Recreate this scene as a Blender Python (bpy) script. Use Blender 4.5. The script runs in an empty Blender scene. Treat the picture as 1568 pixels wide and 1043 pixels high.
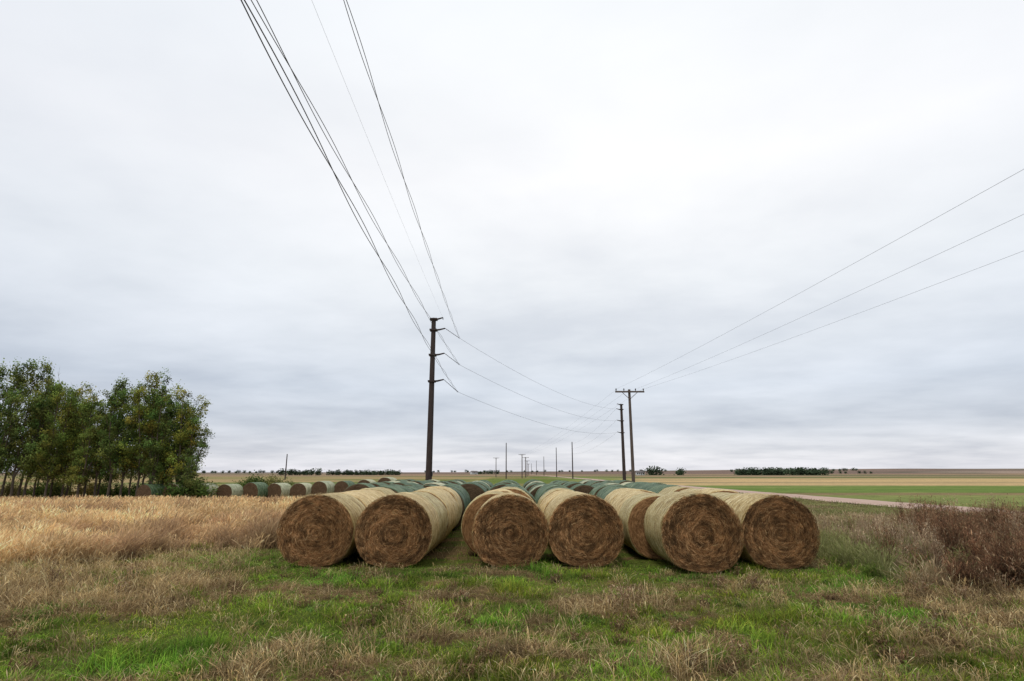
import bpy, math, random
import numpy as np
from mathutils import Vector
rng=np.random.default_rng(7); random.seed(7)
scene=bpy.context.scene
COL=scene.collection
CAMZ=1.95

# ------------------------------------------------------------------ helpers
def vnoise(x,y,seed=0):
    x=np.asarray(x,float);y=np.asarray(y,float)
    xi=np.floor(x).astype(np.int64);yi=np.floor(y).astype(np.int64)
    fx=x-xi;fy=y-yi;fx=fx*fx*(3-2*fx);fy=fy*fy*(3-2*fy)
    def h(a,b):
        n=(a*374761393+b*668265263+seed*974634777)&0x7fffffff
        n=((n^(n>>13))*1274126177)&0x7fffffff
        n=n^(n>>16)
        return (n&0xffff)/65535.0
    return (h(xi,yi)*(1-fx)+h(xi+1,yi)*fx)*(1-fy)+(h(xi,yi+1)*(1-fx)+h(xi+1,yi+1)*fx)*fy
def fbm(x,y,seed=0,o=4):
    s=0;a=.5;t=0
    for i in range(o):
        s=s+a*vnoise(x*2**i,y*2**i,seed+i*17);t+=a;a*=.55
    return s/t
def ss(a,b,x):
    t=np.clip((np.asarray(x,float)-a)/(b-a),0,1);return t*t*(3-2*t)
def terr(x,y):
    x=np.asarray(x,float);y=np.asarray(y,float)
    d=-0.5*ss(-10,-20,x)*ss(38,50,y)*(1-ss(110,200,y))
    r=np.hypot(x,y)
    near=(fbm(x*.9,y*.9,3)-.5)*.13*(1-ss(40,80,r))
    s=ss(-900,1500,x)
    hill=(3+17*s)*ss(600,3600,r)+ (fbm(x/900,y/900,9,3)-.5)*10*ss(900,2600,r)
    stack=ss(12,12.8,y)*(1-ss(44,48,y))*ss(-7,-5.2,x)*(1-ss(6.8,8,x))
    return d+near*(1-stack)+hill

def mesh_obj(name,V,Q=None,T=None,C=None,mat=None,mats=None,midx=None,smooth=False,parent=None,link=True):
    me=bpy.data.meshes.new(name)
    V=np.asarray(V,np.float32).reshape(-1,3)
    me.vertices.add(len(V));me.vertices.foreach_set('co',V.ravel())
    L=[];tot=[]
    if Q is not None and len(Q): Q=np.asarray(Q,np.int32).reshape(-1,4);L.append(Q.ravel());tot.append(np.full(len(Q),4,np.int32))
    if T is not None and len(T): T=np.asarray(T,np.int32).reshape(-1,3);L.append(T.ravel());tot.append(np.full(len(T),3,np.int32))
    L=np.concatenate(L);tot=np.concatenate(tot)
    st=np.concatenate([[0],np.cumsum(tot)[:-1]]).astype(np.int32)
    me.loops.add(len(L));me.loops.foreach_set('vertex_index',L)
    me.polygons.add(len(tot));me.polygons.foreach_set('loop_start',st);me.polygons.foreach_set('loop_total',tot)
    if midx is not None: me.polygons.foreach_set('material_index',np.asarray(midx,np.int32))
    me.polygons.foreach_set('use_smooth',np.full(len(tot),smooth,bool))
    me.update(calc_edges=True)
    if C is not None:
        C=np.asarray(C,np.float32).reshape(-1,3)
        a=me.attributes.new('Col','FLOAT_COLOR','POINT')
        a.data.foreach_set('color',np.concatenate([np.clip(C,0,1),np.ones((len(C),1),np.float32)],1).astype(np.float32).ravel())
    for m in (mats or ([mat] if mat else [])): me.materials.append(m)
    if not link: return me
    ob=bpy.data.objects.new(name,me);COL.objects.link(ob)
    if parent: ob.parent=parent
    return ob

class MB:
    def __init__(s): s.V=[];s.Q=[];s.T=[];s.C=[];s.QM=[];s.TM=[];s.n=0
    def add(s,V,Q=None,T=None,C=None,m=0):
        V=np.asarray(V,float).reshape(-1,3)
        s.V.append(V)
        if Q is not None and len(Q): Q=np.asarray(Q).reshape(-1,4);s.Q.append(Q+s.n);s.QM.append(np.full(len(Q),m))
        if T is not None and len(T): T=np.asarray(T).reshape(-1,3);s.T.append(T+s.n);s.TM.append(np.full(len(T),m))
        if C is None: C=(1,1,1)
        C=np.asarray(C,float)
        if C.ndim==1: C=np.tile(C,(len(V),1))
        s.C.append(C.reshape(-1,3));s.n+=len(V)
    def tube(s,pts,rad,n=8,C=None,m=0,cap=True):
        pts=np.asarray(pts,float);K=len(pts);rad=np.broadcast_to(rad,(K,))
        tan=np.gradient(pts,axis=0);tan/=np.linalg.norm(tan,axis=1)[:,None]+1e-9
        up=np.array([0,0,1.]) if abs(tan[0,2])<.8 else np.array([1.,0,0])
        a=np.cross(tan,up);a/=np.linalg.norm(a,axis=1)[:,None]+1e-9;b=np.cross(a,tan)
        th=np.arange(n)/n*2*np.pi
        V=pts[:,None]+rad[:,None,None]*(np.cos(th)[None,:,None]*a[:,None]+np.sin(th)[None,:,None]*b[:,None])
        i=np.arange(K-1)[:,None]*n;j=np.arange(n)[None]
        Q=np.stack([i+j,i+(j+1)%n,i+n+(j+1)%n,i+n+j],-1).reshape(-1,4)
        V=V.reshape(-1,3);T=None
        if cap:
            V=np.concatenate([V,pts[:1],pts[-1:]]);c0=K*n;jj=np.arange(n)
            T=np.concatenate([np.stack([(jj+1)%n,jj,np.full(n,c0)],1),np.stack([(K-1)*n+jj,(K-1)*n+(jj+1)%n,np.full(n,c0+1)],1)])
        s.add(V,Q,T,C,m)
    def box(s,c,d,C=None,m=0,rz=0):
        x,y,z=np.array(d)/2.
        V=np.array([[i*x,j*y,k*z] for k in(-1,1) for j in(-1,1) for i in(-1,1)],float)
        ca,sa=math.cos(rz),math.sin(rz);V=np.stack([V[:,0]*ca-V[:,1]*sa,V[:,0]*sa+V[:,1]*ca,V[:,2]],1)+np.array(c)
        s.add(V,[[0,2,3,1],[4,5,7,6],[0,1,5,4],[2,6,7,3],[0,4,6,2],[1,3,7,5]],None,C,m)
    def obj(s,name,mats,smooth=False,link=True,parent=None):
        V=np.concatenate(s.V);Q=np.concatenate(s.Q) if s.Q else None;T=np.concatenate(s.T) if s.T else None
        mi=np.concatenate(s.QM+s.TM)
        return mesh_obj(name,V,Q,T,np.concatenate(s.C),mats=mats,midx=mi,smooth=smooth,link=link,parent=parent)

def ribbons(mb,P,H,az,bend,W,tf,wf,cb,ct,m=0,waz=None,drop=.35):
    N=len(P);K=len(tf)
    if waz is None: waz=rng.uniform(0,2*np.pi,N)
    sv=np.stack([np.cos(waz),np.sin(waz),np.zeros(N)],1)
    dv=np.stack([np.cos(az),np.sin(az)],1)
    Vs=[];Cs=[]
    for k,(t,w) in enumerate(zip(tf,wf)):
        c=P.copy()
        c[:,:2]+=dv*(bend*H*t**1.8)[:,None]
        c[:,2]+=H*t*(1-drop*np.minimum(bend,1.6)*t)
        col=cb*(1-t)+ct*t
        if k<K-1:
            Vs+= [c-sv*(W*w/2)[:,None],c+sv*(W*w/2)[:,None]];Cs+=[col,col]
        else: Vs.append(c);Cs.append(col)
    V=np.stack(Vs,1);C=np.stack(Cs,1);M=2*K-1
    b=(np.arange(N)*M)[:,None]
    Q=[]
    for k in range(K-2): Q.append(b+np.array([2*k,2*k+1,2*k+3,2*k+2]))
    T=b+np.array([2*K-4,2*K-3,2*K-2])
    mb.add(V.reshape(-1,3),np.concatenate(Q) if Q else None,T,C.reshape(-1,3),m)

def leaves(mb,P,size,C,m=0,flat=0.0):
    N=len(P)
    a=rng.normal(size=(N,3));a/=np.linalg.norm(a,axis=1)[:,None]
    b=rng.normal(size=(N,3));b-=a*(a*b).sum(1)[:,None];b/=np.linalg.norm(b,axis=1)[:,None]
    a=a*size[:,None]*.5;b=b*size[:,None]*.36
    V=np.stack([P-a,P+b,P+a,P-b],1)
    mb.add(V.reshape(-1,3),(np.arange(N)*4)[:,None]+np.arange(4),None,np.repeat(C,4,axis=0),m)

# ------------------------------------------------------------------ materials
def newmat(name):
    m=bpy.data.materials.new(name);m.use_nodes=True
    nt=m.node_tree;bs=nt.nodes['Principled BSDF'];bs.inputs['Specular IOR Level'].default_value=.15
    bs.inputs['Roughness'].default_value=.85
    return m,nt,bs
def N(nt,t,**k):
    n=nt.nodes.new(t)
    for a,b in k.items(): setattr(n,a,b)
    return n
def ramp(nt,stops):
    r=N(nt,'ShaderNodeValToRGB');e=r.color_ramp.elements
    while len(e)<len(stops): e.new(.5)
    for i,(p,c) in enumerate(stops): e[i].position=p;e[i].color=(*c,1)
    return r
def noise(nt,vec,scale,detail=4,rough=.55):
    n=N(nt,'ShaderNodeTexNoise');n.inputs['Scale'].default_value=scale;n.inputs['Detail'].default_value=detail;n.inputs['Roughness'].default_value=rough
    if vec is not None: nt.links.new(vec,n.inputs['Vector'])
    return n
def mixc(nt,f,a,b,mode='MIX'):
    m=N(nt,'ShaderNodeMix',data_type='RGBA',blend_type=mode)
    for s,v in ((0,f),(6,a),(7,b)):
        if isinstance(v,(int,float)): m.inputs[s].default_value=v
        elif isinstance(v,tuple): m.inputs[s].default_value=(*v,1)
        else: nt.links.new(v,m.inputs[s])
    return m.outputs[2]
def math_(nt,op,a,b=None,c=None):
    m=N(nt,'ShaderNodeMath',operation=op)
    for i,v in enumerate((a,b,c)):
        if v is None: continue
        if isinstance(v,(int,float)): m.inputs[i].default_value=v
        else: nt.links.new(v,m.inputs[i])
    return m.outputs[0]
def mat_blade(name,trans=.35,objvar=0):
    m,nt,bs=newmat(name)
    at=N(nt,'ShaderNodeAttribute',attribute_name='Col')
    c=at.outputs['Color']
    if objvar:
        oi=N(nt,'ShaderNodeObjectInfo')
        r=ramp(nt,[(0,(.72,.86,.75)),(.45,(.95,1,1)),(.8,(1.2,1.1,.8)),(1,(1.6,1.3,.8))])
        nt.links.new(oi.outputs['Random'],r.inputs[0])
        c=mixc(nt,1.0,c,r.outputs[0],'MULTIPLY')
    nt.links.new(c,bs.inputs['Base Color'])
    tr=N(nt,'ShaderNodeBsdfTranslucent');nt.links.new(c,tr.inputs[0])
    mx=N(nt,'ShaderNodeMixShader');mx.inputs[0].default_value=trans
    nt.links.new(bs.outputs[0],mx.inputs[1]);nt.links.new(tr.outputs[0],mx.inputs[2])
    nt.links.new(mx.outputs[0],nt.nodes['Material Output'].inputs[0])
    return m
M_grass=mat_blade('grass_blades',.4)
M_leaf=mat_blade('leaves',.42,1)
M_leaf2=mat_blade('far_leaves',.15)

def mat_ground():
    m,nt,bs=newmat('ground_soil_grass')
    at=N(nt,'ShaderNodeAttribute',attribute_name='Col')
    g=N(nt,'ShaderNodeNewGeometry')
    n1=noise(nt,g.outputs['Position'],7,8,.7);n2=noise(nt,g.outputs['Position'],.6,6,.6)
    mp=N(nt,'ShaderNodeMapping');mp.inputs['Scale'].default_value=(.05,.35,1);nt.links.new(g.outputs['Position'],mp.inputs[0])
    n3=noise(nt,mp.outputs[0],1,6,.65)
    r=ramp(nt,[(.25,(.4,.4,.4)),(.5,(.85,.85,.85)),(.75,(1.35,1.3,1.2))]);nt.links.new(n1.outputs[0],r.inputs[0])
    r2=ramp(nt,[(.3,(.75,.78,.76)),(.7,(1.25,1.2,1.12))]);nt.links.new(n2.outputs[0],r2.inputs[0])
    r3=ramp(nt,[(.35,(.78,.84,.8)),(.65,(1.25,1.14,1.15))]);nt.links.new(n3.outputs[0],r3.inputs[0])
    c=mixc(nt,1.0,at.outputs['Color'],r.outputs[0],'MULTIPLY');c=mixc(nt,1.0,c,r2.outputs[0],'MULTIPLY');c=mixc(nt,1.0,c,r3.outputs[0],'MULTIPLY')
    nt.links.new(c,bs.inputs['Base Color']);bs.inputs['Roughness'].default_value=1;bs.inputs['Specular IOR Level'].default_value=0
    b=N(nt,'ShaderNodeBump');b.inputs['Strength'].default_value=.6;b.inputs['Distance'].default_value=.05
    nt.links.new(n1.outputs[0],b.inputs['Height']);nt.links.new(b.outputs[0],bs.inputs['Normal'])
    return m
M_ground=mat_ground()
def mat_road():
    m,nt,bs=newmat('dirt_road_surface');g=N(nt,'ShaderNodeNewGeometry')
    mp=N(nt,'ShaderNodeMapping');mp.inputs['Scale'].default_value=(1,.08,1);nt.links.new(g.outputs['Position'],mp.inputs[0])
    n=noise(nt,mp.outputs[0],3,6);r=ramp(nt,[(.3,(.36,.24,.18)),(.7,(.52,.38,.31))]);nt.links.new(n.outputs[0],r.inputs[0])
    nt.links.new(r.outputs[0],bs.inputs['Base Color']);return m
M_road=mat_road()

def mat_bale_end(name,stops):
    m,nt,bs=newmat(name)
    tc=N(nt,'ShaderNodeTexCoord');oi=N(nt,'ShaderNodeObjectInfo')
    sp=N(nt,'ShaderNodeSeparateXYZ');nt.links.new(tc.outputs['Object'],sp.inputs[0])
    x,z=sp.outputs[0],sp.outputs[2]
    r=math_(nt,'SQRT',math_(nt,'ADD',math_(nt,'MULTIPLY',x,x),math_(nt,'MULTIPLY',z,z)))
    th=math_(nt,'ARCTAN2',z,x)
    rs=math_(nt,'SUBTRACT',r,math_(nt,'MULTIPLY',th,.07/6.28318))
    cx=math_(nt,'DIVIDE',x,math_(nt,'ADD',r,.02));cz=math_(nt,'DIVIDE',z,math_(nt,'ADD',r,.02))
    cb=N(nt,'ShaderNodeCombineXYZ')
    nt.links.new(math_(nt,'MULTIPLY',cx,.16),cb.inputs[0]);nt.links.new(math_(nt,'MULTIPLY',cz,.16),cb.inputs[1])
    nt.links.new(math_(nt,'ADD',r,math_(nt,'MULTIPLY',oi.outputs['Random'],7)),cb.inputs[2])
    nA=noise(nt,cb.outputs[0],34,5,.7)
    nB=noise(nt,tc.outputs['Object'],60,4,.7);nC=noise(nt,tc.outputs['Object'],4,3)
    wv=math_(nt,'SINE',math_(nt,'ADD',math_(nt,'MULTIPLY',rs,6.28318/.07),math_(nt,'MULTIPLY',nC.outputs[0],7)))
    v=math_(nt,'ADD',math_(nt,'MULTIPLY',nA.outputs[0],.65),math_(nt,'MULTIPLY',nB.outputs[0],.4))
    v=math_(nt,'ADD',v,math_(nt,'MULTIPLY',wv,.02))
    v=math_(nt,'ADD',v,math_(nt,'MULTIPLY',math_(nt,'SUBTRACT',nC.outputs[0],.5),.15))
    cr=ramp(nt,stops)
    nt.links.new(v,cr.inputs[0]);nt.links.new(cr.outputs[0],bs.inputs['Base Color'])
    b=N(nt,'ShaderNodeBump');b.inputs['Strength'].default_value=1;b.inputs['Distance'].default_value=.03
    nt.links.new(v,b.inputs['Height']);nt.links.new(b.outputs[0],bs.inputs['Normal']);return m
def mat_bale_side(name,stops):
    m,nt,bs=newmat(name)
    tc=N(nt,'ShaderNodeTexCoord');oi=N(nt,'ShaderNodeObjectInfo')
    mp=N(nt,'ShaderNodeMapping');mp.inputs['Scale'].default_value=(1.2,9,1.2);nt.links.new(tc.outputs['Object'],mp.inputs[0])
    ad=N(nt,'ShaderNodeVectorMath',operation='ADD');nt.links.new(mp.outputs[0],ad.inputs[0])
    cb=N(nt,'ShaderNodeCombineXYZ');nt.links.new(math_(nt,'MULTIPLY',oi.outputs['Random'],30),cb.inputs[0]);nt.links.new(cb.outputs[0],ad.inputs[1])
    n=noise(nt,ad.outputs[0],2.2,6,.65);n2=noise(nt,tc.outputs['Object'],38,4,.7)
    v=math_(nt,'ADD',math_(nt,'MULTIPLY',n.outputs[0],.6),math_(nt,'MULTIPLY',n2.outputs[0],.4))
    cr=ramp(nt,stops);nt.links.new(v,cr.inputs[0])
    br=ramp(nt,[(0,(.80,.81,.74)),(1,(1.2,1.09,.97))]);nt.links.new(oi.outputs['Random'],br.inputs[0])
    nt.links.new(mixc(nt,1.0,cr.outputs[0],br.outputs[0],'MULTIPLY'),bs.inputs['Base Color'])
    bs.inputs['Roughness'].default_value=.6;bs.inputs['Specular IOR Level'].default_value=.25
    b=N(nt,'ShaderNodeBump');b.inputs['Strength'].default_value=.8;b.inputs['Distance'].default_value=.025
    nt.links.new(v,b.inputs['Height']);nt.links.new(b.outputs[0],bs.inputs['Normal']);return m
M_end=mat_bale_end('hay_end',[(.32,(.04,.018,.007)),(.46,(.15,.074,.030)),(.56,(.265,.14,.060)),(.72,(.44,.27,.13))])
M_endD=mat_bale_end('hay_end_shaded',[(.30,(.02,.013,.008)),(.46,(.065,.04,.022)),(.58,(.11,.07,.04)),(.75,(.2,.14,.09))])  # shade on the back bales' end faces, put into darker straw tones
M_side=mat_bale_side('net_wrap_straw',[(.39,(.13,.08,.032)),(.46,(.36,.265,.115)),(.53,(.55,.46,.25)),(.64,(.70,.67,.48))])
M_sideG=mat_bale_side('net_wrap_green',[(.38,(.012,.03,.014)),(.48,(.04,.085,.043)),(.56,(.13,.19,.115)),(.66,(.42,.47,.38))])
M_sideP=mat_bale_side('net_wrap_pale_green',[(.38,(.08,.10,.055)),(.48,(.29,.33,.22)),(.56,(.52,.53,.40)),(.66,(.68,.69,.58))])
def mat_flat(name,stops,scale=(6,6,.6),rough=.8):
    m,nt,bs=newmat(name);tc=N(nt,'ShaderNodeTexCoord')
    mp=N(nt,'ShaderNodeMapping');mp.inputs['Scale'].default_value=scale;nt.links.new(tc.outputs['Object'],mp.inputs[0])
    n=noise(nt,mp.outputs[0],3,5);r=ramp(nt,stops);nt.links.new(n.outputs[0],r.inputs[0]);nt.links.new(r.outputs[0],bs.inputs['Base Color'])
    bs.inputs['Roughness'].default_value=rough
    b=N(nt,'ShaderNodeBump');b.inputs['Strength'].default_value=.4;b.inputs['Distance'].default_value=.02
    nt.links.new(n.outputs[0],b.inputs['Height']);nt.links.new(b.outputs[0],bs.inputs['Normal']);return m
M_pole=mat_flat('weathered_steel_pole',[(.3,(.03,.022,.02)),(.7,(.065,.048,.042))])
M_wood=mat_flat('weathered_wood_pole',[(.3,(.06,.045,.037)),(.7,(.14,.11,.09))])
M_metal=mat_flat('galvanised_metal',[(.3,(.05,.05,.055)),(.7,(.1,.1,.11))],rough=.5)
M_wire=mat_flat('wire_aluminium',[(.3,(.05,.05,.055)),(.7,(.08,.08,.085))],rough=.6)
M_bark=mat_flat('bark',[(.3,(.05,.04,.03)),(.7,(.14,.115,.09))],(8,8,1.5),.95)
M_white=mat_flat('white_siding',[(.3,(.5,.5,.5)),(.7,(.62,.62,.62))])
M_roof=mat_flat('roof_shingles',[(.3,(.1,.09,.09)),(.7,(.18,.16,.15))])
M_glass=mat_flat('dark_window',[(.3,(.02,.02,.025)),(.7,(.03,.03,.035))],rough=.2)

# ------------------------------------------------------------------ dry / green maps
PATCH=[(1.8,6.4,.5,1),(-2.7,6.4,.6,1),(-1.1,7.8,.45,.8),(-6.4,9.7,.9,.9),(-8.3,10.6,1.2,1),(-5.9,11,.9,.9),(1.7,9.2,.7,.9),(4.1,10.5,.9,.6),
 (.75,11,.6,.35),(5,7.4,.6,.8),(6.5,9.7,.9,.8),(8.2,10,1,.9),(.2,6.7,.6,.6),(-1.7,6.9,.5,.6),(3.5,6.6,.5,.5),(-.8,9.7,.6,.4),(-3.3,10.4,.8,.4),(-4.6,9.0,.7,.5),(2.9,8.6,.4,.4),(-7.4,9,1,.6),(-9.5,12,1.2,.9),
 (-1.9,10.6,.9,-.9),(.1,10.2,.7,-.8),(1.4,11.2,1.1,-1.1),(3.4,7.9,.9,-1.2),(2.3,8.6,.5,-.6),(-2.6,8.2,1,-1.1),(-4.2,7.4,1.1,-1.1),(-5.4,6.8,1,-.8),(6.2,11,.8,-.8),(2.5,12,1.2,-1.1),(5.3,8.7,.9,-1),(-5,12.8,1.3,-1.1),(6.5,7.2,1.1,-1),(-4,12,1.1,-1),(-1.5,12,1.2,-.9),(5,12,1.2,-.9),(4.3,6.4,.7,-.7)]
def dry(x,y):
    v=fbm(x*.75+5,y*1.1,21,4)+ .9*(fbm(x*2.2,y*3.4,33,3)-.5)+.4*(fbm(x*9,y*11,34,2)-.5)-.03
    for px,py,r,a in PATCH: v=v+(.30 if a>0 else .25)*a*np.exp(-((x-px)**2+((y-py)*1.25)**2)/(r*r))
    return v
def tanfield(x,y):
    n=(fbm(x*.5,y*.5,5)-.5)*5+(fbm(x*2,y*2,6)-.5)*3
    b=np.where(x<-5.6, y-(16.2+(np.maximum(x,-13)+6)*.72)+n, -5)
    return ss(-1.5,1.5,b)

# ------------------------------------------------------------------ ground sheet
def ground():
    ys=[-40,-20,-8,0];y=2.0
    while y<7500: ys.append(y);y+=max(.14,y*.014)
    ys=np.array(ys);nx=331
    u=np.linspace(-1,1,nx);u=np.sign(u)*(np.abs(u)**1.15)
    Y=np.repeat(ys[:,None],nx,1);X=u[None]*(np.maximum(Y,0)*1.35+26)
    Z=terr(X,Y)
    def c(r,g,b): return np.array([r,g,b],float)
    def mx(a,b,t): return a*(1-t[...,None])+b*t[...,None]
    d=dry(X,Y)
    C=mx(c(.10,.13,.03)+0*X[...,None],c(.17,.12,.06),ss(.40,.66,d))
    f=fbm(X*.05,Y*.05,41)
    C=mx(C,c(.46,.32,.155),tanfield(X,Y))
    C=mx(C,c(.21,.17,.10),ss(6.6,8,X)*ss(10,12,Y)*(.6+.4*ss(.4,.6,f)))
    back=ss(40,52,Y)*ss(-13,-6,X)
    C=mx(C,mx(c(.15,.20,.06)+0*X[...,None],c(.24,.215,.10),ss(.42,.62,fbm(X*.06,Y*.02,46))),back)
    fl=ss(56,70,Y)*(1-ss(-13,-6,X))
    C=mx(C,mx(c(.36,.28,.155)+0*X[...,None],c(.17,.20,.08),ss(.45,.6,fbm(X*.01,Y*.03,44))),fl)
    rt=ss(25.9,26.6,X);gv=ss(.35,.65,fbm(X*.05,Y*.1,47))
    C=mx(C,mx(c(.14,.21,.055)+0*X[...,None],c(.23,.26,.10),gv),rt*ss(20,24,Y))
    C=mx(C,c(.24,.18,.11),ss(26,27,X)*np.exp(-((Y-56)/3.2)**2))
    g2=ss(60,61.5,Y)*ss(12,20,X);C=mx(C,mx(c(.16,.23,.07)+0*X[...,None],c(.27,.28,.125),ss(.35,.65,fbm(X*.02,Y*.05,48))),g2)
    r=Y+X*.04
    C=mx(C,mx(c(.54,.40,.22)+0*X[...,None],c(.36,.29,.17),ss(.4,.6,fbm(X*.01,Y*.05,49))),ss(92,98,r)*ss(0.15,.24,X/np.maximum(Y,1)))
    C=mx(C,c(.15,.17,.08),ss(220,230,r)*(1-ss(280,290,r))*ss(.1,.2,X/np.maximum(Y,1)))
    C=mx(C,mx(c(.32,.235,.165)+0*X[...,None],c(.20,.185,.115),ss(.45,.58,fbm(X*.006,Y*.004,50))),ss(300,330,Y+X*.05))
    far=ss(700,1000,Y)
    band=fbm(X/500,Y/300,88,4)
    FC=mx(c(.22,.165,.145)+0*X[...,None],c(.13,.135,.11),ss(.46,.53,band));FC=mx(FC,c(.34,.27,.23),ss(.57,.65,band))
    C=mx(C,FC,far);C=mx(C,c(.22,.20,.22),ss(2000,5500,Y)*.5)  # distance haze mixed into the far ground colour
    ny=len(ys);i=np.arange(ny-1)[:,None]*nx;j=np.arange(nx-1)[None]
    Q=np.stack([i+j,i+j+1,i+nx+j+1,i+nx+j],-1)
    mesh_obj('ground',np.stack([X,Y,Z],-1),Q,None,C,mat=M_ground,smooth=True)
ground()
yy=np.concatenate([np.arange(2,60,2.),np.geomspace(60,900,60)])
XL=22+.25*np.sin(yy*.11);XR=26.0+.3*np.sin(yy*.07+1)
RX=np.linspace(0,1,9);X=XL[:,None]*(1-RX)+XR[:,None]*RX;Y=yy[:,None]+0*X
Z=terr(X,Y)+.05+.04*np.sin(RX*np.pi)
i=np.arange(len(yy)-1)[:,None]*9;j=np.arange(8)[None]
mesh_obj('dirt_road',np.stack([X,Y,Z],-1),np.stack([i+j,i+j+1,i+10+j,i+9+j],-1),mat=M_road,smooth=True)

# ------------------------------------------------------------------ vegetation masses
def scat(n,y0,y1,x0f,x1f,p=1.6):
    u=rng.random(n)
    if abs(p-1)<1e-6: y=y0*(y1/y0)**u
    else: y=(y0**(1-p)+u*(y1**(1-p)-y0**(1-p)))**(1/(1-p))
    a=x0f(y);b=x1f(y);x=a+(b-a)*rng.random(n)
    return x,y
def colmix(cols,n,jit=.18):
    cols=np.array(cols,float);k=rng.integers(0,len(cols),n);c=cols[k]
    return c*(1+rng.normal(0,jit,(n,1)))
def P3(x,y,dz=-.01): return np.stack([x,y,terr(x,y)+dz],1)
GREEN=[(.27,.46,.045),(.32,.50,.05),(.17,.30,.035),(.42,.56,.07),(.20,.34,.05),(.32,.35,.07)]
THATCH=[(.46,.335,.165),(.30,.20,.095),(.57,.44,.235),(.20,.125,.065),(.36,.26,.135)]
STRAW=[(.82,.60,.30),(.68,.48,.21),(.92,.72,.41),(.52,.35,.16)]
wide=lambda y:-(1.0*y+1.5)
wideR=lambda y:(1.0*y+1.5)
instack=lambda x,y:(y>13)&(x>-5.1)&(x<6.4)
# green
mb=MB();x,y=scat(370000,4.2,24,wide,wideR,1.0)
d=dry(x,y);keep=(rng.random(len(x))<(1-ss(.40,.64,d))*.92+.06)&(tanfield(x,y)<rng.random(len(x))+.02)&~(instack(x,y)&(rng.random(len(x))<.75))
x=x[keep];y=y[keep];n=len(x)
H=rng.uniform(.035,.11,n)*(.6+1.9*ss(.45,.75,fbm(x*1.7,y*1.7,61)));tone=fbm(x*1.1,y*1.3,71)[:,None]
c=colmix(GREEN,n,.26)*(.0+1.9*tone);c[:,0]*=1+.6*(fbm(x*.6,y*.6,72)-.5)*2
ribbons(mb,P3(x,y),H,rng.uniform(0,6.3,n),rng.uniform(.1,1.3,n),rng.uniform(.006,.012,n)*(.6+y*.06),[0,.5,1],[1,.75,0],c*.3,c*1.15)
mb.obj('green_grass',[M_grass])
# thatch
mb=MB();x,y=scat(290000,4.2,24,wide,wideR,1.0)
d=dry(x,y);keep=(rng.random(len(x))<ss(.38,.70,d)*.88+.10)&(tanfield(x,y)<rng.random(len(x))+.1)&~(instack(x,y)&(rng.random(len(x))<.75))
x=x[keep];y=y[keep];n=len(x);dd=dry(x,y)
H=rng.uniform(.04,.15,n)*(.7+1.4*ss(.55,.85,dd))
c=colmix(THATCH,n,.28)*(.05+1.6*fbm(x*1.6,y*1.8,55)[:,None])*(1+.5*ss(.6,.8,dd)[:,None])
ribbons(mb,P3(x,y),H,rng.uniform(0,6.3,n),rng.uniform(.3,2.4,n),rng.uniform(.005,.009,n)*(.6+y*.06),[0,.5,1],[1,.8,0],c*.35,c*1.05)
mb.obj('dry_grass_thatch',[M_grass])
# straw tufts foreground
mb=MB()
cent=[]
for px,py,r,a in PATCH:
    if a>0.4:
        for k in range(int(28*a*r)): cent.append((px+rng.normal()*r*.6,py+rng.normal()*r*.5,rng.uniform(.12,.36)*(.6+.5*a)))
for k in range(520):
    yy_=4.8*(13/4.8)**rng.random();xx_=rng.uniform(-yy_*1.0,yy_*1.0);cent.append((xx_,yy_,rng.uniform(.08,.26)))
for k in range(420):
    xx_=rng.uniform(-15,-4.8);yy_=rng.uniform(8.8,14.5)
    if yy_<13.5+(xx_+6)*.5+3: cent.append((xx_,yy_,rng.uniform(.15,.42)))
for cx,cy,h in cent:
    n=rng.integers(22,60);s=.04+h*.22
    x=cx+rng.normal(0,s,n);y=cy+rng.normal(0,s,n)
    br=rng.random();c=colmix(STRAW if br>.35 else THATCH,n)*rng.uniform(.7,1.15)
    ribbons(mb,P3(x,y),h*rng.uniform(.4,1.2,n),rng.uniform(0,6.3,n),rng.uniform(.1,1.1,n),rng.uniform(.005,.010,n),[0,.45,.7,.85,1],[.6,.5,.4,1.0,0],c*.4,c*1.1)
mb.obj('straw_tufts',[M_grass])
# tall tan field (left)
mb=MB();x,y=scat(320000,9.5,56,lambda y:-(1.02*y+2),lambda y:0*y-5.3,1.15)
cl=.6*fbm(x*.55,y*.8,101,3)+.4*fbm(x*2.2,y*2.6,102,2);keep=(rng.random(len(x))<tanfield(x,y)*(.22+1.3*ss(.36,.6,cl)))
x=x[keep];y=y[keep];cl=cl[keep];n=len(x)
H=rng.uniform(.14,.56,n)*(.38+1.15*ss(.36,.68,cl))*(1-.3*ss(30,45,y))
red=ss(.47,.60,fbm(x*.3,y*.6,131,3))[:,None]
c=colmix([(.88,.62,.32),(.76,.52,.26),(.93,.71,.41),(.62,.42,.21)],n)
c=c*(1-red*.8)+colmix([(.42,.26,.15),(.50,.33,.18),(.32,.20,.12)],n)*red*.8
c*=(.35+1.35*fbm(x*.6,y*.9,141)[:,None])
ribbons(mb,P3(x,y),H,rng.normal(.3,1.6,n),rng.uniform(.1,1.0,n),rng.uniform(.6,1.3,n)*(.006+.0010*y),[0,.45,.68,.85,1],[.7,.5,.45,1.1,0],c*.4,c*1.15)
mb.obj('tall_dry_grass',[M_grass])
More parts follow.
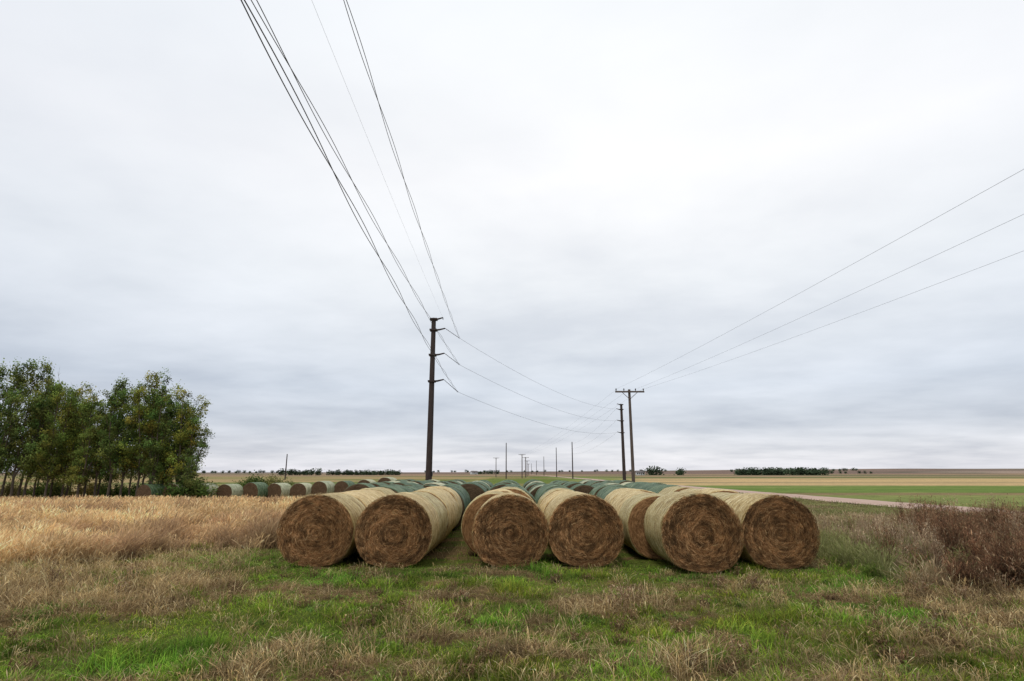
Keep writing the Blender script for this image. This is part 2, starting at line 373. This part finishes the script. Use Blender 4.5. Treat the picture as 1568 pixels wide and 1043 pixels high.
# right verge
mb=MB();x,y=scat(120000,10.5,70,lambda y:0*y+6.9,lambda y:np.minimum(1.02*y+2,21.6),1.1)
cl=.6*fbm(x*.6,y*.5,151,3)+.4*fbm(x*2,y*2,152,2);keep=rng.random(len(x))<ss(.25,.55,cl);x=x[keep];y=y[keep];cl=cl[keep];n=len(x)
H=rng.uniform(.12,.55,n)*(.35+1.0*ss(.35,.65,cl))*(1-.65*ss(16,36,y))
gm=ss(.40,.56,fbm(x*.3,y*.3,161))[:,None]
c=colmix([(.50,.38,.22),(.42,.30,.17),(.56,.44,.27),(.33,.21,.12)],n)*(1-gm*.6)+colmix([(.21,.31,.07),(.28,.35,.10)],n)*gm*.6
c*=(.4+1.1*fbm(x*.7,y*.7,142)[:,None])
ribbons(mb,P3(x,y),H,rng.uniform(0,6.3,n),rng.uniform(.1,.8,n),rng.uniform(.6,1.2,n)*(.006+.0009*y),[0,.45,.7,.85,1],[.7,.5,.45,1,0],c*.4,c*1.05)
mb.obj('roadside_weeds',[M_grass])
def bush(mb,cx,cy,h,w,cols,ns=46,ntw=13,tw=(.05,.13),sw=.012,lo=.6):
    az=rng.uniform(0,2*np.pi,ns);bend=np.abs(rng.normal(0,w/h*.6,ns));H=h*rng.uniform(.45,1.08,ns)
    P=P3(np.full(ns,cx)+rng.normal(0,.06,ns),np.full(ns,cy)+rng.normal(0,.06,ns))
    tone=rng.uniform(lo,1.25)
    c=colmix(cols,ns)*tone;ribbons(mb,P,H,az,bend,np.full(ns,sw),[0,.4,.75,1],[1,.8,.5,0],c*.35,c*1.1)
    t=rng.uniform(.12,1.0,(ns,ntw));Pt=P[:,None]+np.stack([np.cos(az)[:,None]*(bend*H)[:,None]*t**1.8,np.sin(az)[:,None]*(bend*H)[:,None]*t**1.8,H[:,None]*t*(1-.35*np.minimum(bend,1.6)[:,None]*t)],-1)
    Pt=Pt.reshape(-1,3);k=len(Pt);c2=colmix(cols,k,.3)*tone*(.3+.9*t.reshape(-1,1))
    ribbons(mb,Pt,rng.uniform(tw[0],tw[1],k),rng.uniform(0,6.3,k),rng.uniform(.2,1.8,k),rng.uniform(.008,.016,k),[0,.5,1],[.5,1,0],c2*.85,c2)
RED=[(.31,.165,.09),(.25,.125,.07),(.39,.23,.125),(.17,.09,.055),(.36,.25,.14)]
GREY=[(.52,.39,.25),(.44,.32,.19),(.58,.45,.30),(.33,.21,.13)]
mb=MB()
for k in range(270):
    cy=10.4+10*rng.random()**1.3;cx=rng.uniform(8.5+(cy-10.6)*.44,10.8+(cy-10.6)*1.05)
    bush(mb,cx,cy,rng.uniform(.55,1.3)*(.75 if cy<11.3 else 1),rng.uniform(.25,.5),RED if rng.random()>.12 else GREY,lo=.45)
for k in range(44): bush(mb,rng.uniform(7.7,10.6),rng.uniform(9.6,11.4),rng.uniform(.3,.75),.35,RED,lo=.5)
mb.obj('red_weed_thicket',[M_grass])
mb=MB()
for k in range(100):
    cy=rng.uniform(11.6,18);cx=rng.uniform(7.1+(cy-11.6)*.35,8.6+(cy-11.6)*.5)
    bush(mb,cx,cy,rng.uniform(.4,.98),rng.uniform(.12,.3),GREY if rng.random()>.25 else RED,ns=34,ntw=9,tw=(.03,.09),sw=.010)
for px,py,h in [(1.75,9.3,.42),(1.5,9.0,.35),(2.0,9.5,.3),(4.2,10.5,.3),(3.7,10.9,.28),(6.6,9.8,.4),(7,9.5,.3),(5.1,7.5,.3),(-8.2,10.9,.4),(-6.3,9.8,.28),(-7.2,11.5,.35),(1.9,6.5,.25),(-.8,9.6,.2),(.8,11.2,.22),(8.0,10.0,.5),(-2.9,11.2,.2),(2.6,7.0,.2)]:
    bush(mb,px,py,h,h*.9,GREY+RED,ns=30,ntw=9,tw=(.02,.06),sw=.008)
for k in range(90):
    cy=rng.uniform(6,12);bush(mb,rng.uniform(-cy*.85,cy*.85),cy,rng.uniform(.1,.28),.25,THATCH+RED,ns=18,ntw=8,tw=(.02,.05),sw=.007)
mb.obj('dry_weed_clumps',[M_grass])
mb=MB()
for k in range(56):
    cy=rng.uniform(11.2,15);cx=rng.uniform(6.8,7.6+(cy-11.4)*1.1)
    bush(mb,cx,cy,rng.uniform(.15,.38),.3,[(.24,.36,.06),(.18,.27,.05),(.32,.40,.09)],ns=24,ntw=9,tw=(.03,.09))
for k in range(20):
    bush(mb,rng.uniform(-6.8,-5.0),rng.uniform(12.0,14.5),rng.uniform(.12,.25),.3,[(.24,.40,.05),(.18,.30,.05),(.32,.42,.09)],ns=24,ntw=9,tw=(.03,.08))
for k in range(80):
    cy=rng.uniform(5.5,12);bush(mb,rng.uniform(-cy*.85,cy*.85),cy,rng.uniform(.05,.14),.2,[(.22,.38,.06),(.13,.22,.05),(.30,.42,.09)],ns=14,ntw=6,tw=(.02,.05),sw=.008)
mb.obj('green_weeds',[M_grass])

# ------------------------------------------------------------------ hay bales
BW,BL=.80,1.5
def bale_mesh(name,side,strands,seed,end=None):
    r_=np.random.default_rng(seed);nth=88;th=np.arange(nth)/nth*2*np.pi
    prof=[]
    for r in np.linspace(.03,.74,15): prof.append((r,-BL/2+.0,1))
    prof+=[(.775,-BL/2+.012,1),(.795,-BL/2+.045,0),(.80,-BL/2+.1,0)]
    for yv in np.linspace(-BL/2+.2,BL/2-.2,12): prof.append((.80+.006*math.sin(yv*23+seed),yv,0))
    prof+=[(.80,BL/2-.1,0),(.795,BL/2-.045,0),(.775,BL/2-.012,1)]
    for r in np.linspace(.74,.03,15): prof.append((r,BL/2,1))
    prof=np.array(prof);K=len(prof)
    R=prof[:,0][:,None]*np.ones(nth);Yv=prof[:,1][:,None]*np.ones(nth)
    lump=1+.045*(fbm(np.cos(th)*1.3+seed,np.sin(th)*1.3,seed)-.5)*2+.012*np.sin(3*th+seed)
    R=R*lump[None]
    side_b=(prof[:,2]==0)[:,None]
    R=R+side_b*(fbm(np.cos(th)[None]*6+Yv*2,np.sin(th)[None]*6+Yv*3,seed+4,3)-.5)*.035
    X=R*np.cos(th);Z=R*np.sin(th)
    endm=1-side_b
    sg=np.sign(Yv)
    Yv=Yv+endm*sg*((fbm(X*3+9,Z*3,seed+7,3)-.5)*.06+(fbm(X*14,Z*14,seed+8,2)-.5)*.024)
    Z=np.where(Z<-.60,-.60-(-.60-Z)*.55,Z)*.985;X=X*1.025
    V=np.stack([X,Yv,Z],-1).reshape(-1,3)
    i=np.arange(K-1)[:,None]*nth;j=np.arange(nth)[None]
    Q=np.stack([i+j,i+(j+1)%nth,i+nth+(j+1)%nth,i+nth+j],-1).reshape(-1,4)
    mi=np.where((prof[:-1,2]+prof[1:,2])>=1.5,0,1)
    mb=MB()
    for k in (0,1):
        q=Q.reshape(K-1,nth,4)[mi==k].reshape(-1,4)
        if k==0: mb.add(V,q,None,(1,1,1),0)
        else: mb.Q.append(q);mb.QM.append(np.full(len(q),1))
    jj=np.arange(nth)
    V2=np.concatenate([V[:nth],[[0,-BL/2,0]]]);mb.add(V2,None,np.stack([jj,(jj+1)%nth,np.full(nth,nth)],1)[:,::-1],(1,1,1),0)
    V2=np.concatenate([V[-nth:],[[0,BL/2,0]]]);mb.add(V2,None,np.stack([jj,(jj+1)%nth,np.full(nth,nth)],1),(1,1,1),0)
    if strands:
        n=strands;rr=.79*np.sqrt(r_.random(n))*1.0;t0=r_.uniform(0,2*np.pi,n)
        wob=fbm(rr*np.cos(t0)*3.5+seed,rr*np.sin(t0)*3.5,seed+6,3)
        ph=(rr-.085*t0/(2*np.pi)+.13*wob)/.085
        ring=.5+.5*np.sin(2*np.pi*ph);ring2=fbm((rr+.06*wob)*26+seed,0*rr,seed+3,3)
        ringtone=.17*ring+.35*ring2+.48*fbm(rr*np.cos(t0)*13,rr*np.sin(t0)*13,seed+5,3)
        ln=r_.uniform(.025,.12,n);tilt=r_.normal(0,.55,n);w=r_.uniform(.003,.007,n)
        yo=-BL/2-.012-r_.random(n)**2*.028;yo2=yo-r_.random(n)**3*.05
        pts=[]
        for s in (0,.5,1):
            a=t0+(s*ln/np.maximum(rr,.06))*.9;rad=np.clip(rr+tilt*ln*s,0,.80)
            pts.append((a,rad,yo*(1-s)+yo2*s))
        Vs=[]
        for q,(a,rad,yv) in enumerate(pts):
            for sg_ in (-1,1):
                rr_=rad+sg_*w/2*(1 if q<2 else .4)
                px=rr_*np.cos(a)*1.025;pz=rr_*np.sin(a);pz=np.where(pz<-.60,-.60-(-.60-pz)*.55,pz)*.985
                Vs.append(np.stack([px,yv,pz],1))
        Vv=np.stack(Vs,1);c=np.array([(.43,.24,.108),(.31,.165,.07),(.62,.39,.195),(.16,.08,.035),(.37,.20,.088)])[r_.integers(0,5,n)]
        c=c*(.30+1.2*ss(.28,.70,ringtone)[:,None])*(1+r_.normal(0,.18,(n,1)))
        b=(np.arange(n)*6)[:,None]
        mb.add(Vv.reshape(-1,3),np.concatenate([b+np.array([0,1,3,2]),b+np.array([2,3,5,4])]),None,np.repeat(c,6,axis=0),2)
        n=3200;a=r_.uniform(0,2*np.pi,n);yv=-BL/2+np.abs(r_.normal(0,.45,n))*1.2;yv=np.minimum(yv,BL/2)
        rad=.80*np.interp(a,th,lump,period=2*np.pi)
        px=rad*np.cos(a)*1.025;pz=rad*np.sin(a);pz=np.where(pz<-.60,-.60-(-.60-pz)*.55,pz)*.985
        p=np.stack([px,yv,pz],1);nrm=np.stack([np.cos(a),0*a,np.sin(a)],1);tg=np.stack([-np.sin(a),r_.normal(0,.5,n),np.cos(a)],1)*r_.choice([-1,1],n)[:,None]
        l=r_.uniform(.03,.10,n)[:,None];e=p+tg*l+nrm*(r_.random(n)**2*.06)[:,None]+nrm*.006
        sd=np.stack([0*a,np.full(n,.004),0*a],1);p=p+nrm*.006
        c=np.array([(.52,.39,.20),(.36,.25,.115),(.62,.50,.30)])[r_.integers(0,3,n)]
        mb.add(np.stack([p-sd,p+sd,e],1).reshape(-1,3),None,np.arange(n*3).reshape(-1,3),np.repeat(c,3,axis=0),2)
    return mb.obj(name,[end or M_end,side,M_grass],smooth=True,link=False)
near=[bale_mesh('bale_near_%d'%k,M_side,15000,k+1) for k in range(6)]
plain=[bale_mesh('bale_plain_%d'%k,M_side,0,k+11) for k in range(3)]
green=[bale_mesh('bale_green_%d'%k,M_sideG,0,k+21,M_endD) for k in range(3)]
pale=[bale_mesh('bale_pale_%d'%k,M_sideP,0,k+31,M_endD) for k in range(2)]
def put_bale(me,x,y,z=0,rz=0,s=1,roll=0):
    ob=bpy.data.objects.new('hay_bale',me);COL.objects.link(ob)
    ob.location=(x,y,z+.705*s);ob.rotation_euler=(0,roll,rz);ob.scale=(s,1,s);return ob
rows=[(-4.22,12.85),(-2.53,12.75),(-.05,12.75),(1.58,12.85),(3.86,12.2),(5.62,12.55)]
second={2:-.42,4:-.32}
for r,(bx,by) in enumerate(rows):
    put_bale(near[r],bx,by+BL/2,0,random.uniform(-.03,.03)+(.03 if r==4 else 0),1.0 if r!=4 else 1.03,random.uniform(0,.06))
    for k in range(1,8):
        dx=random.uniform(-.09,.09)+(second.get(r,0) if k in(1,2) else 0)
        isg=(k>=5 or (k==4 and r in(0,2,3)))
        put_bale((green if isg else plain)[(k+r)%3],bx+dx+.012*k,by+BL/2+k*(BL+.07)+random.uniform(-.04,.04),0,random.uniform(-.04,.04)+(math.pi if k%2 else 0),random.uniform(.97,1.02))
for r in range(9):
    for k in range(9):
        x=-6.9+r*1.66+random.uniform(-.12,.12);y=25.6+k*1.6+random.uniform(-.1,.1)
        if r==0 and k<1: continue
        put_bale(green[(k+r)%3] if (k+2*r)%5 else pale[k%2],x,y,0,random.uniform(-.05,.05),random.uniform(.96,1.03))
for k in range(11):
    x=-29.4+k*1.75;y=48+k*.8+random.uniform(-.25,.25)
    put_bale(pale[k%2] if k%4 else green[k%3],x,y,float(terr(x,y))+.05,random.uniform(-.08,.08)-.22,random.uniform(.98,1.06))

# ------------------------------------------------------------------ trees
def make_tree(seed,h,w,lps=74,tone=(.135,.19,.052)):
    rg=np.random.default_rng(seed);mb=MB();cl=[]
    nlead=int(rg.integers(2,5));split=rg.uniform(.14,.26)*h
    K=5;t=np.linspace(0,1,K);base=np.stack([np.cumsum(rg.normal(0,.03,K)),np.cumsum(rg.normal(0,.03,K)),t*split],1)-np.array([0,0,.1])
    mb.tube(base,.12-.035*t,7,m=0)
    for L_ in range(nlead):
        a=rg.uniform(0,2*np.pi) if L_ else 0;top=h*(1.0 if L_==0 else rg.uniform(.6,.93))
        K=9;t=np.linspace(0,1,K);sp_=(w*.30 if L_ else w*.08)*rg.uniform(.7,1.3)
        ld=base[-1]+np.stack([math.cos(a)*sp_*t**.8+np.cumsum(rg.normal(0,.05,K)),math.sin(a)*sp_*t**.8+np.cumsum(rg.normal(0,.05,K)),t*(top-split)],1)
        ld[0]=base[-1]
        mb.tube(ld,.075*(1-t)**.8+.010,6,m=0,cap=False)
        nl=int(17*(top/h))
        for k in range(nl):
            u=(k+rg.random())/nl;p=np.array([np.interp(u,t,ld[:,i]) for i in range(3)])
            if rg.random()<.06: continue
            aa=rg.uniform(0,2*np.pi);pr=(.72+.66*math.sin(min(1,u*1.05)*math.pi*.8+.35))*rg.uniform(.4,1.35)
            Lb=w*.30*pr*(1-.40*u);e=rg.uniform(.1,1.1)
            d=np.array([math.cos(aa)*math.cos(e),math.sin(aa)*math.cos(e),math.sin(e)])
            end=p+d*Lb+np.array([0,0,.12*Lb]);mb.tube([p,p+d*Lb*.5,end],[.03*(1-u)+.012,.018,.006],5,m=0,cap=False)
            if rg.random()<.09: 
                for q in range(3): mb.tube([end,end+rg.normal(0,.25,3)+[0,0,.3]],[.012,.005],4,m=0,cap=False)
                continue
            for q in range(rg.integers(2,6)):
                s=rg.uniform(.2,1.1);c=p+(end-p)*s+rg.normal(0,.24,3)
                cl.append((c,rg.uniform(.17,.41)))
        cl.append((ld[-1]+[0,0,-.1],.2));cl.append((ld[-1]+[.1,0,-.4],.26));cl.append((ld[-1]+[-.1,0.1,-.75],.3))
    for c,r in cl:
        n=int(lps*rg.uniform(.5,1.5)*(r/.3)**2)
        P=c+rg.normal(0,r*.62,(n,3))*np.array([1,1,.9]);P[:,2]=np.maximum(P[:,2],.3)
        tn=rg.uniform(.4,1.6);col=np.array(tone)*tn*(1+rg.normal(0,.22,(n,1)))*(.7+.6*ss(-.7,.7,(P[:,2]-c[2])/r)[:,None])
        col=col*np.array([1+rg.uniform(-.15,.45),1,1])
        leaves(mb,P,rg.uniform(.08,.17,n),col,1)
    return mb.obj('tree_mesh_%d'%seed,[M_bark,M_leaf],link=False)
TV=[make_tree(s+40,9.5,3.7+.5*(s%3)) for s in range(8)]
def put(me,name,x,y,h,s0=9.5,wx=1.0):
    ob=bpy.data.objects.new(name,me);COL.objects.link(ob);s=h/s0
    ob.location=(x,y,float(terr(x,y)));ob.scale=(s*wx,s*wx,s);ob.rotation_euler=(0,0,random.uniform(0,6.28));return ob
def tx(px,D): return (px-784)/900*D
tl=[(-40,48,10.8),(-12,47,10.6),(18,47.5,10.7),(44,48.5,10.8),(68,48,9.6),(92,49,9.2),(118,48,8.8),(150,49,9.4),(165,48,9.7),(188,48.5,9.3),(207,48.5,9.9),(232,48,9.8),(250,49,8.8),(266,48.5,8.9),(280,48,7.5),
 (0,53,11.0),(30,54,10.6),(57,53,9.8),(82,53,9.2),(106,54,9.0),(132,53,8.8),(150,54,9),(172,55,9.8),(200,54,9.4),(224,54,9.8),(242,54,9.2),(262,54,8.2),(284,50,6.0),(-60,52,11),(-90,50,10.5),(-120,51,11),(-160,49,10),(60,58,9.6),(110,58,9),(215,58,9.4)]
for k,(px,D,h) in enumerate(tl): put(TV[k%8],'cottonwood_tree',tx(px,D)+random.uniform(-.3,.3),D,h+.3,wx=random.uniform(.8,1.0))
def make_shrub(seed,tone):
    rg=np.random.default_rng(seed);mb=MB()
    for k in range(14):
        a=rg.uniform(0,6.28);e=rg.uniform(.5,1.4);L=rg.uniform(.7,1.3)
        end=np.array([math.cos(a)*math.cos(e),math.sin(a)*math.cos(e),math.sin(e)])*L
        mb.tube([[0,0,-.05],end*.5,end],[.02,.012,.004],4,m=0,cap=False)
        n=150;P=end*rg.uniform(.5,1,(n,1))+rg.normal(0,.17,(n,3));P[:,2]=np.abs(P[:,2])
        leaves(mb,P,rg.uniform(.06,.13,n),np.array(tone)*rg.uniform(.6,1.5)*(1+rg.normal(0,.2,(n,1))),1)
    return mb.obj('shrub_mesh',[M_bark,M_leaf],link=False)
SH=[make_shrub(91,(.15,.18,.05)),make_shrub(92,(.11,.16,.04)),make_shrub(93,(.26,.22,.08))]
for k,(px,D,h) in enumerate([(304,49,1.9),(294,49,2.3),(313,50,1.5),(385,66,1.9),(398,66,2.2),(412,67,2.0),(430,68,1.6),(370,66,1.4),(250,56,1.7),(225,57,1.5),(205,56,1.4),(130,56,1.7),(90,56,1.6),(60,57,1.8),(20,56,1.6),(155,57,1.5),(180,56,1.6),(450,70,1.1),(-20,56,1.6)]):
    put(SH[k%3],'shrub',tx(px,D),D,h,1.25,1.3)
def treeline(name,x0,x1,D,h,n,dep=18):
    mb=MB()
    for k in range(n):
        x=x0+(x1-x0)*(k+random.random())/n;y=D+random.uniform(0,dep);hh=h*random.uniform(.6,1.1);z=float(terr(x,y))
        mb.tube([[x,y,z-.3],[x,y,z+hh*.6]],[.3,.12],5,C=(.07,.055,.04))
        m=150;P=np.array([x,y,z+hh*.5])+rng.normal(0,1,(m,3))*np.array([hh*.30,hh*.26,hh*.25]);P[:,2]=np.clip(P[:,2],z+.1,z+hh)
        c=np.array([.05,.075,.04])*rng.uniform(.6,1.5)*(1+rng.normal(0,.2,(m,1)));leaves(mb,P,rng.uniform(.7,1.7,m)*h/6,c)
    return mb.obj(name,[M_leaf2])
treeline('distant_treeline',197,270,500,6,60)
treeline('distant_treeline',-158,-97,500,4.4,40)
treeline('distant_treeline',-192,-160,480,5.4,14)
treeline('distant_treeline',121,127,500,7,4)
treeline('distant_treeline',146,152,510,6,4)
treeline('distant_treeline',420,560,900,5,14)
treeline('distant_treeline',-60,-20,900,6,10)
treeline('distant_treeline',560,900,1500,8,26)
treeline('distant_treeline',-900,-560,1400,8,26)
treeline('distant_treeline',-300,500,1800,8,30,200)

# ------------------------------------------------------------------ farm buildings
def farmhouse(name,x,y,w,d,h,rz=0):
    z=float(terr(x,y));em=bpy.data.objects.new(name,None);COL.objects.link(em);em.location=(x,y,z);em.rotation_euler=(0,0,rz)
    mb=MB();mb.box((0,0,h/2-.2),(w,d,h+.4));mb.add([[-w/2,-d/2,h],[-w/2,d/2,h],[-w/2,0,h+d*.3],[w/2,-d/2,h],[w/2,d/2,h],[w/2,0,h+d*.3]],None,[[0,2,1],[3,4,5]]);mb.obj('walls',[M_white],parent=em)
    mb=MB();e=.35
    for s in(-1,1):
        a=np.array([[-w/2-e,s*(d/2+e),h-.2],[w/2+e,s*(d/2+e),h-.2],[w/2+e,0,h+d*.3+.05],[-w/2-e,0,h+d*.3+.05]]);b=a+np.array([0,0,.15])
        mb.add(np.concatenate([a,b]),[[0,1,2,3],[7,6,5,4],[0,4,5,1],[1,5,6,2],[2,6,7,3],[3,7,4,0]])
    mb.obj('roof',[M_roof],parent=em)
    mb=MB()
    for i in range(4):
        if i!=2: mb.box((-w/2+w*(i+.5)/4,-d/2-.02,h*.55),(1,.06,1.1))
    mb.obj('windows',[M_glass],parent=em)
    mb=MB();mb.box((-w/2+w*2.5/4,-d/2-.02,1.05),(1,.06,2.1));mb.obj('door',[M_roof],parent=em)
farmhouse('farmhouse',114,520,7,5,2.3);farmhouse('farm_shed',-52,800,9,6,2.6,.6)

# ------------------------------------------------------------------ poles
def steel_pole(x,y,top,r,side=1,arms=True):
    em=bpy.data.objects.new('utility_pole',None);COL.objects.link(em);z0=float(terr(x,y));em.location=(x,y,z0)
    H=top-z0
    mb=MB();t=np.linspace(0,1,8);mb.tube(np.stack([0*t,0*t,-.3+t*(H+.3)],1),r*(1-.32*t),14);mb.obj('shaft',[M_pole],parent=em,smooth=False)
    if arms:
        mb=MB();mi=MB()
        hs=[H-.05,H-.92,H-2.9,H-4.95]
        for k,h in enumerate(hs):
            L=.72 if k==0 else .9
            mb.tube([[0,0,h-.06],[side*L*.5,0,h-.01],[side*L,0,h+.10]],[.085,.07,.05],8)
            mb.box((0,0,h-.05),(r*2.2,r*2.2,.12))
            if k==0: mi.tube([[side*L,0,h+.1],[side*L,0,h-.08]],[.03,.03],6)
        mb.obj('side_arms',[M_pole],parent=em);mi.obj('clamps',[M_metal],parent=em)
        mb=MB();mb.box((r+.03,-r*.3,1.9),(.02,.25,.35));mb.obj('tag_plate',[M_metal],parent=em)
HT=13.75
steel_pole(-6.12,43,HT,.25)
A=[np.array([-4.02,42.4,12.0]),np.array([-3.98,42.4,9.93]),np.array([-4.05,42.4,7.85])]
arm=[np.array([-5.22,43,HT-.92+.1]),np.array([-5.22,43,HT-2.9+.1]),np.array([-5.22,43,HT-4.95+.1])]
mb=MB()
for a,b in zip(arm,A):
    t=np.linspace(0,1,18)[:,None];p=a*(1-t)+b*t;mb.tube(p,np.where(np.arange(18)%2==0,.03,.014),7)
mb.obj('insulator_strings',[M_metal])
steel_pole(19.2,100,13.75,.3,side=-1)
for (x,y,tp,r) in [(20.8,200,12.4,.22),(21,275,13.7,.22),(23,420,13.5,.25),(23.5,560,13.5,.25),(24,720,13.5,.28),(-2,200,12.1,.2),(-69,178,7.6,.2)]: steel_pole(x,y,tp,r,-1,arms=False)
def cross_pole(x,y,top,r=.15,arm=2.45,rz=0,lean=0):
    em=bpy.data.objects.new('crossarm_utility_pole',None);COL.objects.link(em);z0=float(terr(x,y));em.location=(x,y,z0);em.rotation_euler=(0,lean,rz);H=top-z0
    mb=MB();t=np.linspace(0,1,8);mb.tube(np.stack([0*t,0*t,-.3+t*(H+.3)],1),r*(1-.3*t),12);mb.obj('shaft',[M_wood],parent=em)
    mb=MB();mb.box((0,-r-.05,H-.22),(arm,.1,.13))
    for s in(-1,1): mb.tube([[s*arm*.26,-r-.05,H-.28],[0,-r*.9,H-.85]],[.025,.025],6)
    mb.obj('crossarm',[M_wood],parent=em)
    mb=MB()
    for s in(-.47,-.2,.2,.47): mb.tube([[s*arm,-r-.05,H-.16],[s*arm,-r-.05,H-.06],[s*arm,-r-.05,H-.02],[s*arm,-r-.05,H+.06]],[.02,.05,.06,.03],8)
    mb.obj('insulators',[M_metal],parent=em)
cross_pole(9.95,48,8.85)
cross_pole(3.8,220,8.9,.2,2.6);cross_pole(-7.4,270,8.9,.2,2.8);cross_pole(5.8,250,8.6,.2,2.8);cross_pole(8.5,330,8.8,.22,3);cross_pole(13,460,9,.22,3)

# ------------------------------------------------------------------ wires
def par(p,q,sag,n=60):
    t=np.linspace(0,1,n)[:,None];w=np.asarray(p)*(1-t)+np.asarray(q)*t;w[:,2]-=(4*sag*t*(1-t))[:,0];return w
def twist(w,rad,pitch):
    s=np.concatenate([[0],np.cumsum(np.linalg.norm(np.diff(w,axis=0),axis=1))]);a=s/pitch*2*np.pi
    o=np.stack([np.cos(a),0*a,np.sin(a)],1)*rad;return w+o,w-o
mb=MB();r0=.0078
starts=[np.array([-2.1,-38,12.4]),np.array([-3.7,-38,10.8]),np.array([-1.5,-38,8.6])]
for k,(a,st,sg) in enumerate(zip(A,starts,[1.35,1.5,1.35])):
    w=par(st,a,sg,260)
    for q in twist(w,.04,8.0): mb.tube(q,r0,5,cap=False)
mb.tube(par([-3.7,-38,13.6],[-5.4,43,HT],.9,60),.003,4,cap=False)
B=[np.array([18.2,100,13.75-.92+.05]),np.array([18.2,100,13.75-2.9]),np.array([18.2,100,13.75-4.95])]
for a,b in zip(A,B): mb.tube(par(a,b,1.2,60),.009,5,cap=False)
C2=[(20.3,200,11.8),(20.3,200,10.2),(20.3,200,8.6)]
for a,b in zip(B,C2): mb.tube(par(a,b,1.3,40),.009,5,cap=False)
mb.obj('power_lines',[M_wire])
mb=MB()
D0=[(8.8,47.8,8.85),(10.45,47.8,8.85),(11.1,47.8,8.85)]
P1=[(10.9,11.0,8.3),(12.8,13.1,8.2),(14.9,15.6,8.1)]
for a,p in zip(D0,P1):
    a=np.array(a);p=np.array(p);e=p+(p-a)*1.0;e[2]=8.85
    mb.tube(par(a,e,.6,80),.0040,5,cap=False)
for s in(-1.1,0,1.1): mb.tube(par((9.95+s,48,8.85),(3.8+s,220,8.9),1.2,40),.005,4,cap=False)
mb.obj('distribution_wires',[M_wire])

# ------------------------------------------------------------------ sky / light
w=bpy.data.worlds.new('World');scene.world=w;w.use_nodes=True;nt=w.node_tree
for n in list(nt.nodes): nt.nodes.remove(n)
out=N(nt,'ShaderNodeOutputWorld');tc=N(nt,'ShaderNodeTexCoord');sp=N(nt,'ShaderNodeSeparateXYZ');nt.links.new(tc.outputs['Generated'],sp.inputs[0])
x,y,z=sp.outputs
zc=math_(nt,'MAXIMUM',z,0.0);den=math_(nt,'ADD',zc,.12)
cb=N(nt,'ShaderNodeCombineXYZ');nt.links.new(math_(nt,'DIVIDE',x,den),cb.inputs[0]);nt.links.new(math_(nt,'DIVIDE',y,den),cb.inputs[1])
mp=N(nt,'ShaderNodeMapping');mp.inputs['Location'].default_value=(3.1,1.7,0);mp.inputs['Rotation'].default_value=(0,0,.25);mp.inputs['Scale'].default_value=(.75,.9,1);nt.links.new(cb.outputs[0],mp.inputs[0])
n1=noise(nt,mp.outputs[0],.9,5,.5);n1.inputs['Distortion'].default_value=.3
n2=noise(nt,mp.outputs[0],2.6,6,.55)
nn=math_(nt,'ADD',math_(nt,'MULTIPLY',n1.outputs[0],.65),math_(nt,'MULTIPLY',n2.outputs[0],.35))
gr=ramp(nt,[(0,(.84,.83,.88)),(.028,(.86,.86,.90)),(.075,(.69,.725,.795)),(.14,(.70,.75,.83)),(.21,(.80,.84,.90)),(.32,(.90,.93,.97)),(.48,(.99,1.0,1.03)),(.7,(.92,.955,1.0))])
nt.links.new(zc,gr.inputs[0])
amp=ramp(nt,[(.34,(.80,.815,.845)),(.5,(1,1,1)),(.66,(1.17,1.155,1.14))]);nt.links.new(nn,amp.inputs[0])
fade=N(nt,'ShaderNodeMapRange');nt.links.new(zc,fade.inputs[0]);fade.inputs[1].default_value=.08;fade.inputs[2].default_value=.5;fade.inputs[3].default_value=1;fade.inputs[4].default_value=.4
c=mixc(nt,fade.outputs[0],gr.outputs[0],mixc(nt,1.0,gr.outputs[0],amp.outputs[0],'MULTIPLY'))
dp=N(nt,'ShaderNodeVectorMath',operation='DOT_PRODUCT');nt.links.new(tc.outputs['Generated'],dp.inputs[0]);dp.inputs[1].default_value=Vector((.14,.80,.57)).normalized()
gl=ramp(nt,[(.5,(.85,.87,.90)),(.8,(.95,.96,.97)),(1,(1.08,1.07,1.05))]);nt.links.new(dp.outputs['Value'],gl.inputs[0])
c=mixc(nt,1.0,c,gl.outputs[0],'MULTIPLY')
bg=N(nt,'ShaderNodeBackground');nt.links.new(c,bg.inputs[0]);bg.inputs[1].default_value=1.0
sky=N(nt,'ShaderNodeTexSky',sky_type='NISHITA');sky.sun_disc=False;sky.sun_elevation=math.radians(58);sky.sun_rotation=math.radians(204)
bg2=N(nt,'ShaderNodeBackground');nt.links.new(sky.outputs[0],bg2.inputs[0]);bg2.inputs[1].default_value=.1
ms=N(nt,'ShaderNodeMixShader');ms.inputs[0].default_value=.93
nt.links.new(bg2.outputs[0],ms.inputs[1]);nt.links.new(bg.outputs[0],ms.inputs[2]);nt.links.new(ms.outputs[0],out.inputs[0])
L=bpy.data.lights.new('sun','SUN');L.energy=1.5;L.angle=math.radians(14);L.color=(1,.95,.87)
lo=bpy.data.objects.new('sun',L);COL.objects.link(lo)
el=math.radians(58);az=math.radians(204);dv=Vector((math.sin(az)*math.cos(el),math.cos(az)*math.cos(el),math.sin(el)))
lo.rotation_euler=dv.to_track_quat('Z','Y').to_euler()
scene.view_settings.view_transform='Standard';scene.view_settings.look='None';scene.view_settings.exposure=0
cam=bpy.data.cameras.new('camera');cam.lens=20;cam.sensor_width=36;cam.clip_end=20000;cam.clip_start=.05
co=bpy.data.objects.new('camera',cam);COL.objects.link(co);co.location=(0,0,CAMZ);co.rotation_euler=(math.radians(103.1),0,0);scene.camera=co
